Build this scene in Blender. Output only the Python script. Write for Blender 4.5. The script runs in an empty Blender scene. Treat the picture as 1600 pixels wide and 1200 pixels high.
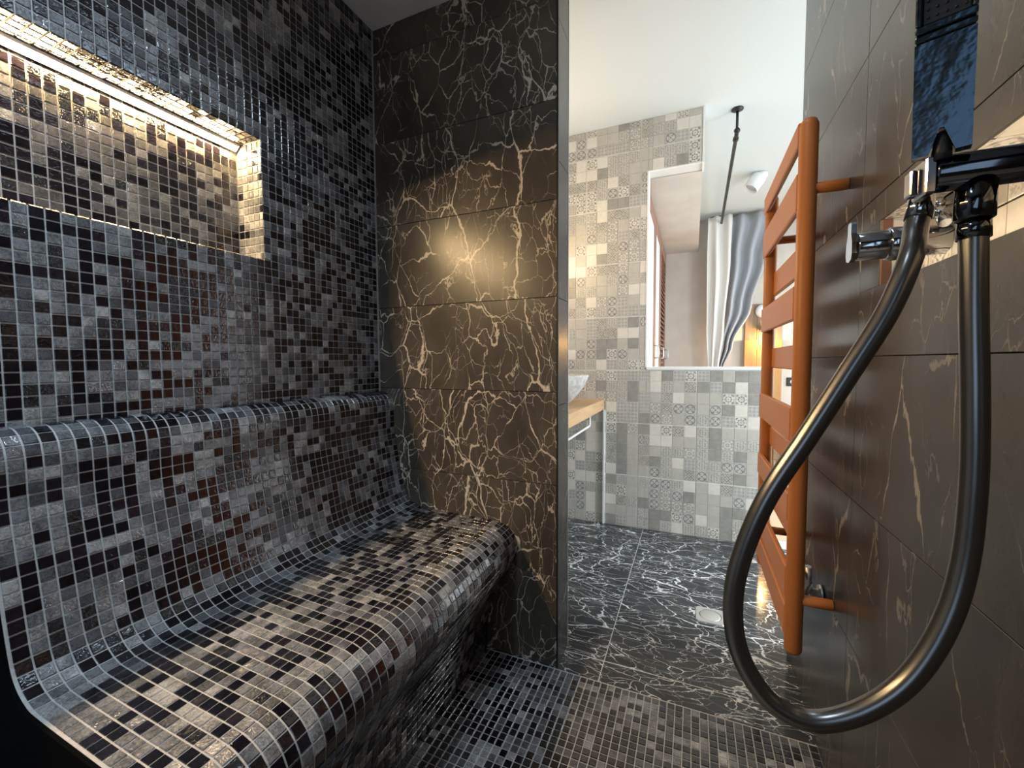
import bpy, math, random
import numpy as np
from mathutils import Vector, Matrix

random.seed(7)
RNG = np.random.default_rng(7)
C = bpy.context.scene.collection
S = bpy.context.scene

# ------------------------------------------------------------------ camera, world, lights, exposure
F_PX, YAW, PITCH, ROLL = 655.2, 0.4069, -0.0532, -0.005
CAM = Vector((0, 0, 1.0))
cy, sy, cp, sp = math.cos(YAW), math.sin(YAW), math.cos(PITCH), math.sin(PITCH)
fwd = Vector((-sy * cp, cy * cp, sp))
rgt = Vector((cy, sy, 0))
upv = rgt.cross(fwd)
r2 = rgt * math.cos(ROLL) + upv * math.sin(ROLL)
u2 = upv * math.cos(ROLL) - rgt * math.sin(ROLL)
cd = bpy.data.cameras.new('camera')
cam = bpy.data.objects.new('camera', cd)
C.objects.link(cam)
cam.matrix_world = Matrix(((r2.x, u2.x, -fwd.x, CAM.x), (r2.y, u2.y, -fwd.y, CAM.y), (r2.z, u2.z, -fwd.z, CAM.z), (0, 0, 0, 1)))
cd.sensor_width = 36.0
cd.lens = F_PX * 36.0 / 1600.0
cd.clip_start = 0.02
S.camera = cam

S.view_settings.view_transform = 'Standard'
S.view_settings.look = 'None'
S.view_settings.gamma = 1.0
S.view_settings.use_curve_mapping = False
S.view_settings.exposure = 0.0

w = bpy.data.worlds.new('world')
S.world = w
w.use_nodes = True
w.node_tree.nodes['Background'].inputs[0].default_value = (0.75, 0.87, 1.0, 1)
w.node_tree.nodes['Background'].inputs[1].default_value = 1.0


def area(name, loc, direction, sx, sz, power, col, spread=math.pi):
    l = bpy.data.lights.new(name, 'AREA')
    l.shape = 'RECTANGLE'
    l.size, l.size_y = sx, sz
    l.energy = power
    l.color = col
    l.spread = spread
    o = bpy.data.objects.new(name, l)
    C.objects.link(o)
    o.location = loc
    o.rotation_euler = Vector(direction).to_track_quat('-Z', 'Y').to_euler()
    return o


# daylight through the bedroom's side window (out of frame to the right)
area('bedroom_window_light', (1.95, 3.1, 1.2), (-1, 0, -0.55), 2.0, 1.3, 42, (0.91, 0.97, 1.0))
# daylight through the bathroom's own window (out of frame, right of the doorway)
area('bathroom_window_light', (1.95, 1.75, 1.15), (-1, 0.1, -0.6), 0.55, 1.2, 53, (0.86, 0.94, 1.0))
# cool light panel in the shower ceiling, and a weaker downlight behind the camera
area('shower_ceiling_panel', (-0.02, 0.92, 2.200), (0, 0, -1), 0.06, 0.52, 2.0, (0.66, 0.83, 1.0))
area('shower_downlight', (-0.48, -0.06, 2.195), (-0.40, 0.12, -1), 0.25, 0.25, 11.0, (0.64, 0.81, 1.0), math.radians(112))
# added cool fill light behind the camera; no door stands there
area('shower_rear_fill', (-0.30, -0.95, 1.25), (-0.35, 1, 0.2), 0.7, 0.9, 3.8, (0.52, 0.73, 1.0))
# warm strip on the sill of the slim niche in the right wall
area('sill_light', (0.343, 0.45, 1.141), (0, 0, 1), 0.012, 1.0, 0.6, (1.0, 0.80, 0.56), math.radians(120))
LED_STRENGTH = 285.0
WARM = (1.0, 0.68, 0.36)


def point(name, loc, power, col, r=0.03):
    l = bpy.data.lights.new(name, 'POINT')
    l.energy = power
    l.color = col
    l.shadow_soft_size = r
    o = bpy.data.objects.new(name, l)
    C.objects.link(o)
    o.location = loc
    return o


# ------------------------------------------------------------------ materials
def new_mat(name):
    m = bpy.data.materials.new(name)
    m.use_nodes = True
    nt = m.node_tree
    b = nt.nodes['Principled BSDF']
    return m, nt, b


def N(nt, t, **kw):
    n = nt.nodes.new(t)
    for k, v in kw.items():
        setattr(n, k, v)
    return n


def plug(nt, node, idx, v):
    if hasattr(v, 'is_output') or hasattr(v, 'links'):
        nt.links.new(v, node.inputs[idx])
    else:
        node.inputs[idx].default_value = v


def M_(nt, op, a, b=0.0, c=None, clamp=False):
    n = N(nt, 'ShaderNodeMath', operation=op)
    n.use_clamp = clamp
    plug(nt, n, 0, a)
    plug(nt, n, 1, b)
    if c is not None:
        plug(nt, n, 2, c)
    return n.outputs[0]


def VM(nt, op, a, b):
    n = N(nt, 'ShaderNodeVectorMath', operation=op)
    plug(nt, n, 0, a)
    plug(nt, n, 1, b)
    return n.outputs[0]


def scale_vec(nt, v, s):
    n = N(nt, 'ShaderNodeVectorMath', operation='SCALE')
    plug(nt, n, 0, v)
    plug(nt, n, 3, s)
    return n.outputs[0]


def smooth(nt, v, a, b, to0=0.0, to1=1.0):
    n = N(nt, 'ShaderNodeMapRange', interpolation_type='SMOOTHSTEP')
    plug(nt, n, 0, v)
    n.inputs[1].default_value = a
    n.inputs[2].default_value = b
    n.inputs[3].default_value = to0
    n.inputs[4].default_value = to1
    return n.outputs[0]


def mixc(nt, f, a, b):
    n = N(nt, 'ShaderNodeMix', data_type='RGBA')
    plug(nt, n, 0, f)
    for i, v in ((6, a), (7, b)):
        if isinstance(v, tuple):
            v = v if len(v) == 4 else (*v, 1)
        plug(nt, n, i, v)
    return n.outputs[2]


def noise(nt, vec, scale, detail=3.0, rough=0.5, dist=0.0):
    n = N(nt, 'ShaderNodeTexNoise')
    if vec is not None:
        nt.links.new(vec, n.inputs['Vector'])
    n.inputs['Scale'].default_value = scale
    n.inputs['Detail'].default_value = detail
    n.inputs['Roughness'].default_value = rough
    n.inputs['Distortion'].default_value = dist
    return n


def plain(name, col, rough=0.5, metal=0.0, bump=0.0, bscale=60, var=0.0, spec=0.5):
    m, nt, b = new_mat(name)
    b.inputs['Base Color'].default_value = (*col, 1)
    b.inputs['Roughness'].default_value = rough
    b.inputs['Metallic'].default_value = metal
    b.inputs['Specular IOR Level'].default_value = spec
    geo = N(nt, 'ShaderNodeNewGeometry')
    if var > 0:
        n = noise(nt, geo.outputs['Position'], bscale * 0.4, 4)
        f = smooth(nt, n.outputs[0], 0.3, 0.7)
        nt.links.new(mixc(nt, f, tuple(c * (1 - var) for c in col), tuple(min(1, c * (1 + var)) for c in col)), b.inputs['Base Color'])
    if bump > 0:
        n = noise(nt, geo.outputs['Position'], bscale, 3)
        bp = N(nt, 'ShaderNodeBump')
        bp.inputs['Strength'].default_value = bump
        bp.inputs['Distance'].default_value = 0.004
        nt.links.new(n.outputs[0], bp.inputs['Height'])
        nt.links.new(bp.outputs[0], b.inputs['Normal'])
    return m


def mosaic_mat(name, col, rough, bump, bscale, metal=0.0, dist=1.5, var=0.5):
    """glass / stone mosaic chip: tint varies a little chip by chip and inside the chip, wavy surface"""
    m, nt, b = new_mat(name)
    geo = N(nt, 'ShaderNodeNewGeometry')
    pos = geo.outputs['Position']
    n1 = noise(nt, pos, 230, 3, 0.6, 1.0)
    n0 = noise(nt, pos, 28, 1, 0.5)
    f = M_(nt, 'ADD', M_(nt, 'MULTIPLY', n1.outputs[0], 0.6), M_(nt, 'MULTIPLY', n0.outputs[0], 0.4))
    f = smooth(nt, f, 0.36, 0.64)
    nt.links.new(mixc(nt, f, tuple(c * (1 - var) for c in col), tuple(min(1, c * (1 + var)) for c in col)), b.inputs['Base Color'])
    b.inputs['Roughness'].default_value = rough
    b.inputs['Specular IOR Level'].default_value = 0.85
    b.inputs['Metallic'].default_value = metal
    n2 = noise(nt, pos, bscale, 2, 0.5, dist)
    bp = N(nt, 'ShaderNodeBump')
    bp.inputs['Strength'].default_value = bump
    bp.inputs['Distance'].default_value = 0.0016
    nt.links.new(n2.outputs[0], bp.inputs['Height'])
    nt.links.new(bp.outputs[0], b.inputs['Normal'])
    return m


MOSAIC = [
    mosaic_mat('mosaic_black_glass', (0.006, 0.005, 0.008), 0.09, 0.22, 130),
    mosaic_mat('mosaic_plum_glass', (0.013, 0.010, 0.015), 0.10, 0.35, 150),
    mosaic_mat('mosaic_charcoal', (0.075, 0.076, 0.082), 0.26, 0.5, 240, 0.1),
    mosaic_mat('mosaic_grey_foil', (0.200, 0.203, 0.206), 0.22, 0.55, 170, 0.3),
    mosaic_mat('mosaic_pale_foil', (0.350, 0.348, 0.336), 0.22, 0.6, 190, 0.3),
    mosaic_mat('mosaic_rippled_dark', (0.022, 0.022, 0.026), 0.06, 0.8, 120, 0.2, 2.5),
    mosaic_mat('mosaic_rippled_silver', (0.30, 0.30, 0.31), 0.10, 0.8, 130, 0.6, 2.5),
]
MOSAIC_W = [0.34, 0.13, 0.11, 0.24, 0.08, 0.07, 0.05]
GROUT = plain('mosaic_grout', (0.48, 0.465, 0.435), 0.6, bump=0.2, bscale=300, var=0.1)


def marble(name, base, base2, vein, scale=5.0, width=0.03, dens=0.5, rough=0.25, stretch=(1, 1, 1), rot=(0, 0, 0), strength=1.0, fine=1.0, spec=0.5):
    m, nt, b = new_mat(name)
    tc = N(nt, 'ShaderNodeTexCoord')
    oi = N(nt, 'ShaderNodeObjectInfo')
    off = scale_vec(nt, N(nt, 'ShaderNodeCombineXYZ').outputs[0], 1.0)
    cx = N(nt, 'ShaderNodeCombineXYZ')
    nt.links.new(M_(nt, 'MULTIPLY', oi.outputs['Random'], 37.0), cx.inputs[0])
    nt.links.new(M_(nt, 'MULTIPLY', oi.outputs['Random'], 91.0), cx.inputs[1])
    nt.links.new(M_(nt, 'MULTIPLY', oi.outputs['Random'], 53.0), cx.inputs[2])
    mp = N(nt, 'ShaderNodeMapping')
    mp.inputs['Rotation'].default_value = rot
    mp.inputs['Scale'].default_value = stretch
    nt.links.new(tc.outputs['Object'], mp.inputs[0])
    p = VM(nt, 'ADD', mp.outputs[0], cx.outputs[0])
    wn = noise(nt, p, 2.2, 3, 0.55)
    warp = scale_vec(nt, VM(nt, 'SUBTRACT', wn.outputs['Color'], (0.5, 0.5, 0.5)), 0.30)
    wn2 = noise(nt, p, 16.0, 4, 0.6)
    warp2 = scale_vec(nt, VM(nt, 'SUBTRACT', wn2.outputs['Color'], (0.5, 0.5, 0.5)), 0.045)
    q = VM(nt, 'ADD', VM(nt, 'ADD', p, warp), warp2)

    def veins(sc, wd, lo, hi, mscale, offs):
        v = N(nt, 'ShaderNodeTexVoronoi', feature='DISTANCE_TO_EDGE')
        nt.links.new(VM(nt, 'ADD', q, (offs, offs * 1.7, offs * 0.6)), v.inputs['Vector'])
        v.inputs['Scale'].default_value = sc
        mask = noise(nt, VM(nt, 'ADD', p, (offs, 3.0, offs)), mscale, 3, 0.6)
        mk = smooth(nt, mask.outputs[0], lo, hi)
        thick = noise(nt, p, 11.0 + offs, 2, 0.5)
        tk = smooth(nt, thick.outputs[0], 0.35, 0.72, 0.25, 1.7)
        e = M_(nt, 'DIVIDE', v.outputs['Distance'], M_(nt, 'ADD', M_(nt, 'MULTIPLY', M_(nt, 'MULTIPLY', mk, tk), wd * sc), 0.0005))
        line = smooth(nt, e, 0.4, 1.0, 1.0, 0.0)
        return M_(nt, 'MULTIPLY', line, M_(nt, 'POWER', mk, 0.5))
    lo = 0.66 - 0.36 * dens
    a = veins(scale, width, lo, lo + 0.16, 3.0, 0.0)
    c = veins(scale * 2.1, width * 0.62, lo, lo + 0.16, 4.5, 2.3)
    d = veins(scale * 4.2, width * 0.36, lo + 0.03, lo + 0.17, 5.5, 5.1)
    vv = M_(nt, 'MAXIMUM', a, M_(nt, 'MAXIMUM', M_(nt, 'MULTIPLY', c, 0.8 * fine), M_(nt, 'MULTIPLY', d, 0.6 * fine)))
    vv = M_(nt, 'MULTIPLY', vv, strength, clamp=True)
    cl = noise(nt, q, 4.5, 5, 0.65)
    bc = mixc(nt, smooth(nt, cl.outputs[0], 0.3, 0.72), base, base2)
    nt.links.new(mixc(nt, vv, bc, vein), b.inputs['Base Color'])
    b.inputs['Roughness'].default_value = rough
    b.inputs['Specular IOR Level'].default_value = spec
    bp = N(nt, 'ShaderNodeBump')
    bp.inputs['Strength'].default_value = 0.06
    bp.inputs['Distance'].default_value = 0.003
    nt.links.new(wn2.outputs[0], bp.inputs['Height'])
    nt.links.new(bp.outputs[0], b.inputs['Normal'])
    return m


MARBLE_FRONT = marble('dark_brown_marble', (0.062, 0.051, 0.039), (0.115, 0.094, 0.070), (0.72, 0.62, 0.48), 4.5, 0.0031, 0.80, 0.30, stretch=(1.15, 1, 0.7), rot=(0, 0.6, 0), fine=1.15)
MARBLE_RIGHT = marble('taupe_marble', (0.040, 0.036, 0.032), (0.066, 0.060, 0.053), (0.30, 0.262, 0.21), 3.2, 0.0050, 0.46, 0.27, stretch=(1, 1.7, 0.6), rot=(0.3, 0, 0), fine=0.75)
MARBLE_FLOOR = marble('veined_floor_marble', (0.022, 0.025, 0.028), (0.052, 0.056, 0.060), (0.74, 0.75, 0.75), 5.2, 0.0027, 0.95, 0.13, stretch=(0.7, 1.5, 1), rot=(0, 0, 0.6), fine=1.15)
JOINT_DARK = plain('dark_joint', (0.02, 0.018, 0.016), 0.8)
JOINT_GREY = plain('grey_joint', (0.52, 0.52, 0.50), 0.7)


def decor_mat(name, light, dark, kind, wear=0.25):
    m, nt, b = new_mat(name)
    uv = N(nt, 'ShaderNodeUVMap')
    geo = N(nt, 'ShaderNodeNewGeometry')
    pos = geo.outputs['Position']
    sx = N(nt, 'ShaderNodeSeparateXYZ')
    nt.links.new(uv.outputs[0], sx.inputs[0])
    x = M_(nt, 'SUBTRACT', sx.outputs[0], 0.5)
    y = M_(nt, 'SUBTRACT', sx.outputs[1], 0.5)
    ax, ay = M_(nt, 'ABSOLUTE', x), M_(nt, 'ABSOLUTE', y)
    r = M_(nt, 'SQRT', M_(nt, 'ADD', M_(nt, 'MULTIPLY', x, x), M_(nt, 'MULTIPLY', y, y)))
    th = M_(nt, 'ARCTAN2', y, x)

    def band(v, wd):
        return smooth(nt, M_(nt, 'ABSOLUTE', v), wd * 0.6, wd, 1.0, 0.0)
    pat = None
    def cosw(v, k, ph=0.0):
        return M_(nt, 'COSINE', M_(nt, 'ADD', M_(nt, 'MULTIPLY', v, k), ph))
    PI2 = 2 * math.pi
    f = None
    if kind == 'flower':        # eight petals inside a ring, corner quarters
        pet = M_(nt, 'MULTIPLY', cosw(th, 8.0), smooth(nt, r, 0.08, 0.3))
        f = M_(nt, 'ADD', pet, M_(nt, 'MULTIPLY', cosw(r, PI2 * 4.2), 1.1))
    elif kind == 'cross':       # diagonal cross with small squares
        f = M_(nt, 'ADD', M_(nt, 'ADD', cosw(M_(nt, 'ADD', x, y), PI2 * 2), cosw(M_(nt, 'SUBTRACT', x, y), PI2 * 2)), M_(nt, 'MULTIPLY', cosw(r, PI2 * 5.0), 0.9))
    elif kind == 'diamond':
        f = M_(nt, 'ADD', cosw(M_(nt, 'ADD', ax, ay), PI2 * 4.0), M_(nt, 'MULTIPLY', M_(nt, 'MULTIPLY', cosw(x, PI2 * 3), cosw(y, PI2 * 3)), 0.9))
    elif kind == 'lattice':
        f = M_(nt, 'ADD', M_(nt, 'ADD', cosw(x, PI2 * 3), cosw(y, PI2 * 3)), M_(nt, 'MULTIPLY', M_(nt, 'MULTIPLY', cosw(x, PI2 * 6), cosw(y, PI2 * 6)), 1.2))
    elif kind == 'scroll':
        f = M_(nt, 'ADD', M_(nt, 'ADD', cosw(M_(nt, 'ADD', M_(nt, 'MULTIPLY', r, 26.0), M_(nt, 'MULTIPLY', th, 2.0)), 1.0), M_(nt, 'MULTIPLY', cosw(ax, PI2 * 4.5), 0.8)), M_(nt, 'MULTIPLY', cosw(ay, PI2 * 4.5), 0.8))
    if f is not None:
        pat = smooth(nt, f, 0.05, 0.55)
        inside = smooth(nt, M_(nt, 'MAXIMUM', ax, ay), 0.43, 0.46, 1.0, 0.0)
        pat = M_(nt, 'MULTIPLY', pat, inside)
    n1 = noise(nt, pos, 38, 5, 0.65)
    n2 = noise(nt, pos, 140, 3, 0.6)
    wr = smooth(nt, n1.outputs[0], 0.35, 0.68)
    bc = mixc(nt, M_(nt, 'MULTIPLY', wr, 0.75), light, tuple(a * 0.6 + c * 0.4 for a, c in zip(light, dark)))
    if pat is not None:
        keep = smooth(nt, n2.outputs[0], 0.3, 0.55, 0.25, 1.0)
        bc = mixc(nt, M_(nt, 'MULTIPLY', M_(nt, 'MULTIPLY', pat, keep), 0.85), bc, dark)
    nt.links.new(bc, b.inputs['Base Color'])
    b.inputs['Roughness'].default_value = 0.42
    bp = N(nt, 'ShaderNodeBump')
    bp.inputs['Strength'].default_value = 0.25
    bp.inputs['Distance'].default_value = 0.002
    nt.links.new(n2.outputs[0], bp.inputs['Height'])
    nt.links.new(bp.outputs[0], b.inputs['Normal'])
    return m


LG, MG, DG, VD = (0.76, 0.71, 0.63), (0.55, 0.515, 0.455), (0.36, 0.34, 0.305), (0.13, 0.123, 0.112)
DECOR = [
    decor_mat('decor_pale_plain', LG, MG, None), decor_mat('decor_beige_plain', MG, DG, None), decor_mat('decor_grey_plain', DG, VD, None),
    decor_mat('decor_pale_flower', LG, VD, 'flower'), decor_mat('decor_pale_cross', (0.60, 0.57, 0.52), VD, 'cross'),
    decor_mat('decor_grey_diamond', MG, VD, 'diamond'), decor_mat('decor_beige_lattice', (0.58, 0.55, 0.50), (0.30, 0.29, 0.27), 'lattice'),
    decor_mat('decor_beige_scroll', (0.58, 0.55, 0.49), (0.30, 0.28, 0.25), 'scroll'), decor_mat('decor_dark_flower', DG, LG, 'flower'),
]
DECOR_W = [0.13, 0.17, 0.12, 0.11, 0.10, 0.09, 0.10, 0.12, 0.06]
DECOR_GROUT = plain('decor_grout', (0.74, 0.72, 0.68), 0.8)

WHITE_PAINT = plain('white_paint', (0.70, 0.745, 0.745), 0.75, bump=0.05, bscale=80)
GREY_PAINT = plain('shower_ceiling_paint', (0.80, 0.81, 0.82), 0.6, bump=0.05, bscale=80)
BEIGE_PLASTER = plain('beige_plaster', (0.66, 0.60, 0.53), 0.8, bump=0.15, bscale=14, var=0.05)
WHITE_TRIM = plain('white_trim', (0.86, 0.86, 0.85), 0.3)
STEEL = plain('brushed_steel', (0.74, 0.74, 0.73), 0.42, 0.85)
CHROME = plain('chrome', (0.42, 0.43, 0.45), 0.09, 1.0)
DARK_CHROME = plain('dark_chrome', (0.10, 0.105, 0.115), 0.10, 1.0)
BLUE_CHROME = plain('hammered_chrome', (0.040, 0.062, 0.084), 0.18, 0.8, bump=0.24, bscale=60)
HOSE = plain('smoked_metal_hose', (0.17, 0.166, 0.16), 0.26, 0.9)
BLACK = plain('matt_black', (0.012, 0.012, 0.013), 0.45)
SHADE_BLACK = plain('dull_black', (0.003, 0.003, 0.003), 0.95, spec=0.05)  # black colour stands in for the shade at the bench's near end
RUBBER = plain('black_rubber', (0.01, 0.01, 0.01), 0.6)
COPPER = plain('copper_enamel', (0.60, 0.21, 0.058), 0.40, 0.0, spec=0.3)
STONE = plain('grey_stone_basin', (0.50, 0.50, 0.47), 0.6, bump=0.5, bscale=90, var=0.2)
CURT_W = plain('white_linen', (0.82, 0.80, 0.76), 0.9, bump=0.15, bscale=500)
CURT_G = plain('grey_linen', (0.43, 0.445, 0.48), 0.9, bump=0.15, bscale=500)
LAMP_WHITE = plain('white_lamp', (0.85, 0.85, 0.84), 0.4)


def wood_mat(name, a, bcol, scale=6.0, axis='Z', rough=0.45):
    m, nt, b = new_mat(name)
    tc = N(nt, 'ShaderNodeTexCoord')
    oi = N(nt, 'ShaderNodeObjectInfo')
    mp = N(nt, 'ShaderNodeMapping')
    st = {'X': (0.12, 1, 1), 'Y': (1, 0.12, 1), 'Z': (1, 1, 0.12)}[axis]
    mp.inputs['Scale'].default_value = st
    nt.links.new(tc.outputs['Object'], mp.inputs[0])
    cx = N(nt, 'ShaderNodeCombineXYZ')
    nt.links.new(M_(nt, 'MULTIPLY', oi.outputs['Random'], 40.0), cx.inputs[0])
    nt.links.new(M_(nt, 'MULTIPLY', oi.outputs['Random'], 23.0), cx.inputs[2])
    p = VM(nt, 'ADD', mp.outputs[0], cx.outputs[0])
    n = noise(nt, p, scale, 5, 0.6, 1.8)
    nt.links.new(mixc(nt, smooth(nt, n.outputs[0], 0.3, 0.7), a, bcol), b.inputs['Base Color'])
    b.inputs['Roughness'].default_value = rough
    return m


OAK = wood_mat('pale_oak', (0.62, 0.41, 0.22), (0.48, 0.29, 0.14), 9, 'Y')
HONEY = wood_mat('honey_wood', (0.58, 0.33, 0.12), (0.44, 0.22, 0.07), 9, 'Z')
BROWN_WOOD = wood_mat('weathered_brown_wood', (0.36, 0.25, 0.16), (0.22, 0.14, 0.08), 12, 'Z')
SHUTTER_WOOD = wood_mat('red_brown_wood', (0.36, 0.20, 0.14), (0.26, 0.13, 0.09), 10, 'Z')
FLOOR_WOOD = wood_mat('pale_floor_wood', (0.66, 0.52, 0.36), (0.54, 0.40, 0.26), 8, 'Y', 0.35)


def emit(name, col, strength):
    m, nt, b = new_mat(name)
    b.inputs['Base Color'].default_value = (0.8, 0.8, 0.8, 1)
    b.inputs['Emission Color'].default_value = (*col, 1)
    b.inputs['Emission Strength'].default_value = strength
    return m


LED_MAT = emit('led_glow', (1.0, 0.66, 0.30), LED_STRENGTH)
DIODE_MAT = emit('led_diode', (1.0, 0.74, 0.42), LED_STRENGTH * 1.4)
BULB_MAT = emit('warm_bulb', (1.0, 0.66, 0.32), 14.0)


# ------------------------------------------------------------------ mesh helpers
class MB:
    def __init__(self):
        self.v, self.f, self.s, self.m, self.uv = [], [], [], [], []

    def add(self, vs, fs, smooth_=False, mi=0):
        o = len(self.v)
        self.v += [tuple(p) for p in vs]
        for f in fs:
            self.f.append([i + o for i in f])
            self.s.append(smooth_)
            self.m.append(mi)

    def box(self, x0, x1, y0, y1, z0, z1, mi=0, bev=0.0):
        if bev <= 0:
            vs = [(x0, y0, z0), (x1, y0, z0), (x1, y1, z0), (x0, y1, z0), (x0, y0, z1), (x1, y0, z1), (x1, y1, z1), (x0, y1, z1)]
            self.add(vs, [(0, 3, 2, 1), (4, 5, 6, 7), (0, 1, 5, 4), (1, 2, 6, 5), (2, 3, 7, 6), (3, 0, 4, 7)], False, mi)
            return
        b = bev
        vs = []
        idx = {}
        for ix, (xa, sxn) in enumerate(((x0, 1), (x1, -1))):
            for iy, (ya, syn) in enumerate(((y0, 1), (y1, -1))):
                for iz, (za, szn) in enumerate(((z0, 1), (z1, -1))):
                    for k, dd in enumerate(((0, syn * b, szn * b), (sxn * b, 0, szn * b), (sxn * b, syn * b, 0))):
                        idx[(ix, iy, iz, k)] = len(vs)
                        vs.append((xa + dd[0], ya + dd[1], za + dd[2]))
        fs = []
        for ix in (0, 1):
            q = [idx[(ix, 0, 0, 0)], idx[(ix, 1, 0, 0)], idx[(ix, 1, 1, 0)], idx[(ix, 0, 1, 0)]]
            fs.append(q if ix else q[::-1])
        for iy in (0, 1):
            q = [idx[(0, iy, 0, 1)], idx[(1, iy, 0, 1)], idx[(1, iy, 1, 1)], idx[(0, iy, 1, 1)]]
            fs.append(q[::-1] if iy else q)
        for iz in (0, 1):
            q = [idx[(0, 0, iz, 2)], idx[(1, 0, iz, 2)], idx[(1, 1, iz, 2)], idx[(0, 1, iz, 2)]]
            fs.append(q if iz else q[::-1])
        for iy in (0, 1):
            for iz in (0, 1):
                q = [idx[(0, iy, iz, 1)], idx[(1, iy, iz, 1)], idx[(1, iy, iz, 2)], idx[(0, iy, iz, 2)]]
                fs.append(q if iy == iz else q[::-1])
        for ix in (0, 1):
            for iz in (0, 1):
                q = [idx[(ix, 0, iz, 0)], idx[(ix, 1, iz, 0)], idx[(ix, 1, iz, 2)], idx[(ix, 0, iz, 2)]]
                fs.append(q[::-1] if ix == iz else q)
        for ix in (0, 1):
            for iy in (0, 1):
                q = [idx[(ix, iy, 0, 0)], idx[(ix, iy, 1, 0)], idx[(ix, iy, 1, 1)], idx[(ix, iy, 0, 1)]]
                fs.append(q if ix == iy else q[::-1])
        for ix in (0, 1):
            for iy in (0, 1):
                for iz in (0, 1):
                    q = [idx[(ix, iy, iz, 0)], idx[(ix, iy, iz, 1)], idx[(ix, iy, iz, 2)]]
                    fs.append(q[::-1] if (ix + iy + iz) % 2 == 0 else q)
        self.add(vs, fs, False, mi)

    def tube(self, pts, rad, seg=16, caps=True, mi=0, closed=False):
        pts = [Vector(p) for p in pts]
        n = len(pts)
        rads = rad if isinstance(rad, (list, tuple)) else [rad] * n
        ref = None
        vs, fs = [], []
        for i, p in enumerate(pts):
            if closed:
                t = (pts[(i + 1) % n] - pts[i - 1]).normalized()
            else:
                t = (pts[min(i + 1, n - 1)] - pts[max(i - 1, 0)])
                t = t.normalized() if t.length > 1e-9 else Vector((0, 0, 1))
            if ref is None:
                ref = t.orthogonal().normalized()
            ref = (ref - t * ref.dot(t)).normalized()
            bi = t.cross(ref)
            for k in range(seg):
                a = 2 * math.pi * k / seg
                vs.append(p + (ref * math.cos(a) + bi * math.sin(a)) * rads[i])
        for i in range(n if closed else n - 1):
            j = (i + 1) % n
            for k in range(seg):
                k2 = (k + 1) % seg
                fs.append((i * seg + k, i * seg + k2, j * seg + k2, j * seg + k))
        self.add(vs, fs, True, mi)
        if caps and not closed:
            o = len(self.v) - n * seg
            self.f.append([o + k for k in range(seg)][::-1]); self.s.append(False); self.m.append(mi)
            self.f.append([o + (n - 1) * seg + k for k in range(seg)]); self.s.append(False); self.m.append(mi)

    def cyl(self, a, b, r, seg=20, mi=0, bev=0.0, r2=None):
        a, b = Vector(a), Vector(b)
        r2 = r if r2 is None else r2
        if bev > 0:
            d = (b - a).normalized()
            # flat annulus rings doubled so that shading stays crisp
            self.tube([a, a + d * bev, b - d * bev, b], [r - bev, r, r2, r2 - bev], seg, True, mi)
        else:
            self.tube([a, b], [r, r2], seg, True, mi)

    def lathe(self, prof, c, axis=(0, 0, 1), seg=28, mi=0):
        """prof: list of (radius, height) along axis from point c"""
        ax = Vector(axis).normalized()
        u = ax.orthogonal().normalized()
        v = ax.cross(u)
        c = Vector(c)
        vs, fs = [], []
        for (r, h) in prof:
            for k in range(seg):
                a = 2 * math.pi * k / seg
                vs.append(c + ax * h + (u * math.cos(a) + v * math.sin(a)) * max(r, 1e-5))
        for i in range(len(prof) - 1):
            for k in range(seg):
                k2 = (k + 1) % seg
                fs.append((i * seg + k, i * seg + k2, (i + 1) * seg + k2, (i + 1) * seg + k))
        self.add(vs, fs, True, mi)

    def extrude(self, poly, p0, p1, fn, mi=0, smooth_=False):
        """poly: list of 2D points; fn(a,b,s)->3D; extruded from s=p0 to s=p1, closed prism"""
        n = len(poly)
        vs = [fn(a, b, p0) for a, b in poly] + [fn(a, b, p1) for a, b in poly]
        fs = [(i, (i + 1) % n, n + (i + 1) % n, n + i) for i in range(n)]
        self.add(vs, fs, smooth_, mi)
        o = len(self.v) - 2 * n
        self.f.append([o + i for i in range(n)][::-1]); self.s.append(False); self.m.append(mi)
        self.f.append([o + n + i for i in range(n)]); self.s.append(False); self.m.append(mi)

    def build(self, name, mats, parent=None, origin=None, fix=True):
        if not isinstance(mats, (list, tuple)):
            mats = [mats]
        vs = self.v
        if origin is not None:
            vs = [(p[0] - origin[0], p[1] - origin[1], p[2] - origin[2]) for p in vs]
        me = bpy.data.meshes.new(name)
        me.from_pydata(vs, [], self.f)
        me.polygons.foreach_set('use_smooth', self.s)
        me.polygons.foreach_set('material_index', self.m)
        for m in mats:
            me.materials.append(m)
        if fix:
            import bmesh
            bm = bmesh.new()
            bm.from_mesh(me)
            bmesh.ops.recalc_face_normals(bm, faces=bm.faces)
            bm.to_mesh(me)
            bm.free()
        me.update()
        o = bpy.data.objects.new(name, me)
        C.objects.link(o)
        if origin is not None:
            o.location = origin
        if parent is not None:
            o.parent = parent
            # parents carry pure translations: keep the world placement
            o.location = Vector(o.location) - world_loc(parent)
        return o


def world_loc(o):
    v = Vector(o.location)
    while o.parent:
        o = o.parent
        v = v + Vector(o.location)
    return v


def tag(o, label=None, cat=None, group=None, kind=None):
    if label: o['label'] = label
    if cat: o['category'] = cat
    if group: o['group'] = group
    if kind: o['kind'] = kind
    return o


def empty(name, loc, label, cat, group=None):
    o = bpy.data.objects.new(name, None)
    C.objects.link(o)
    o.location = loc
    o.empty_display_size = 0.05
    return tag(o, label, cat, group)


def struct(o, label=None):
    o['kind'] = 'structure'
    if label: o['label'] = label
    return o


# ------------------------------------------------------------------ small-tile fields
_proto = {}


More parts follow.
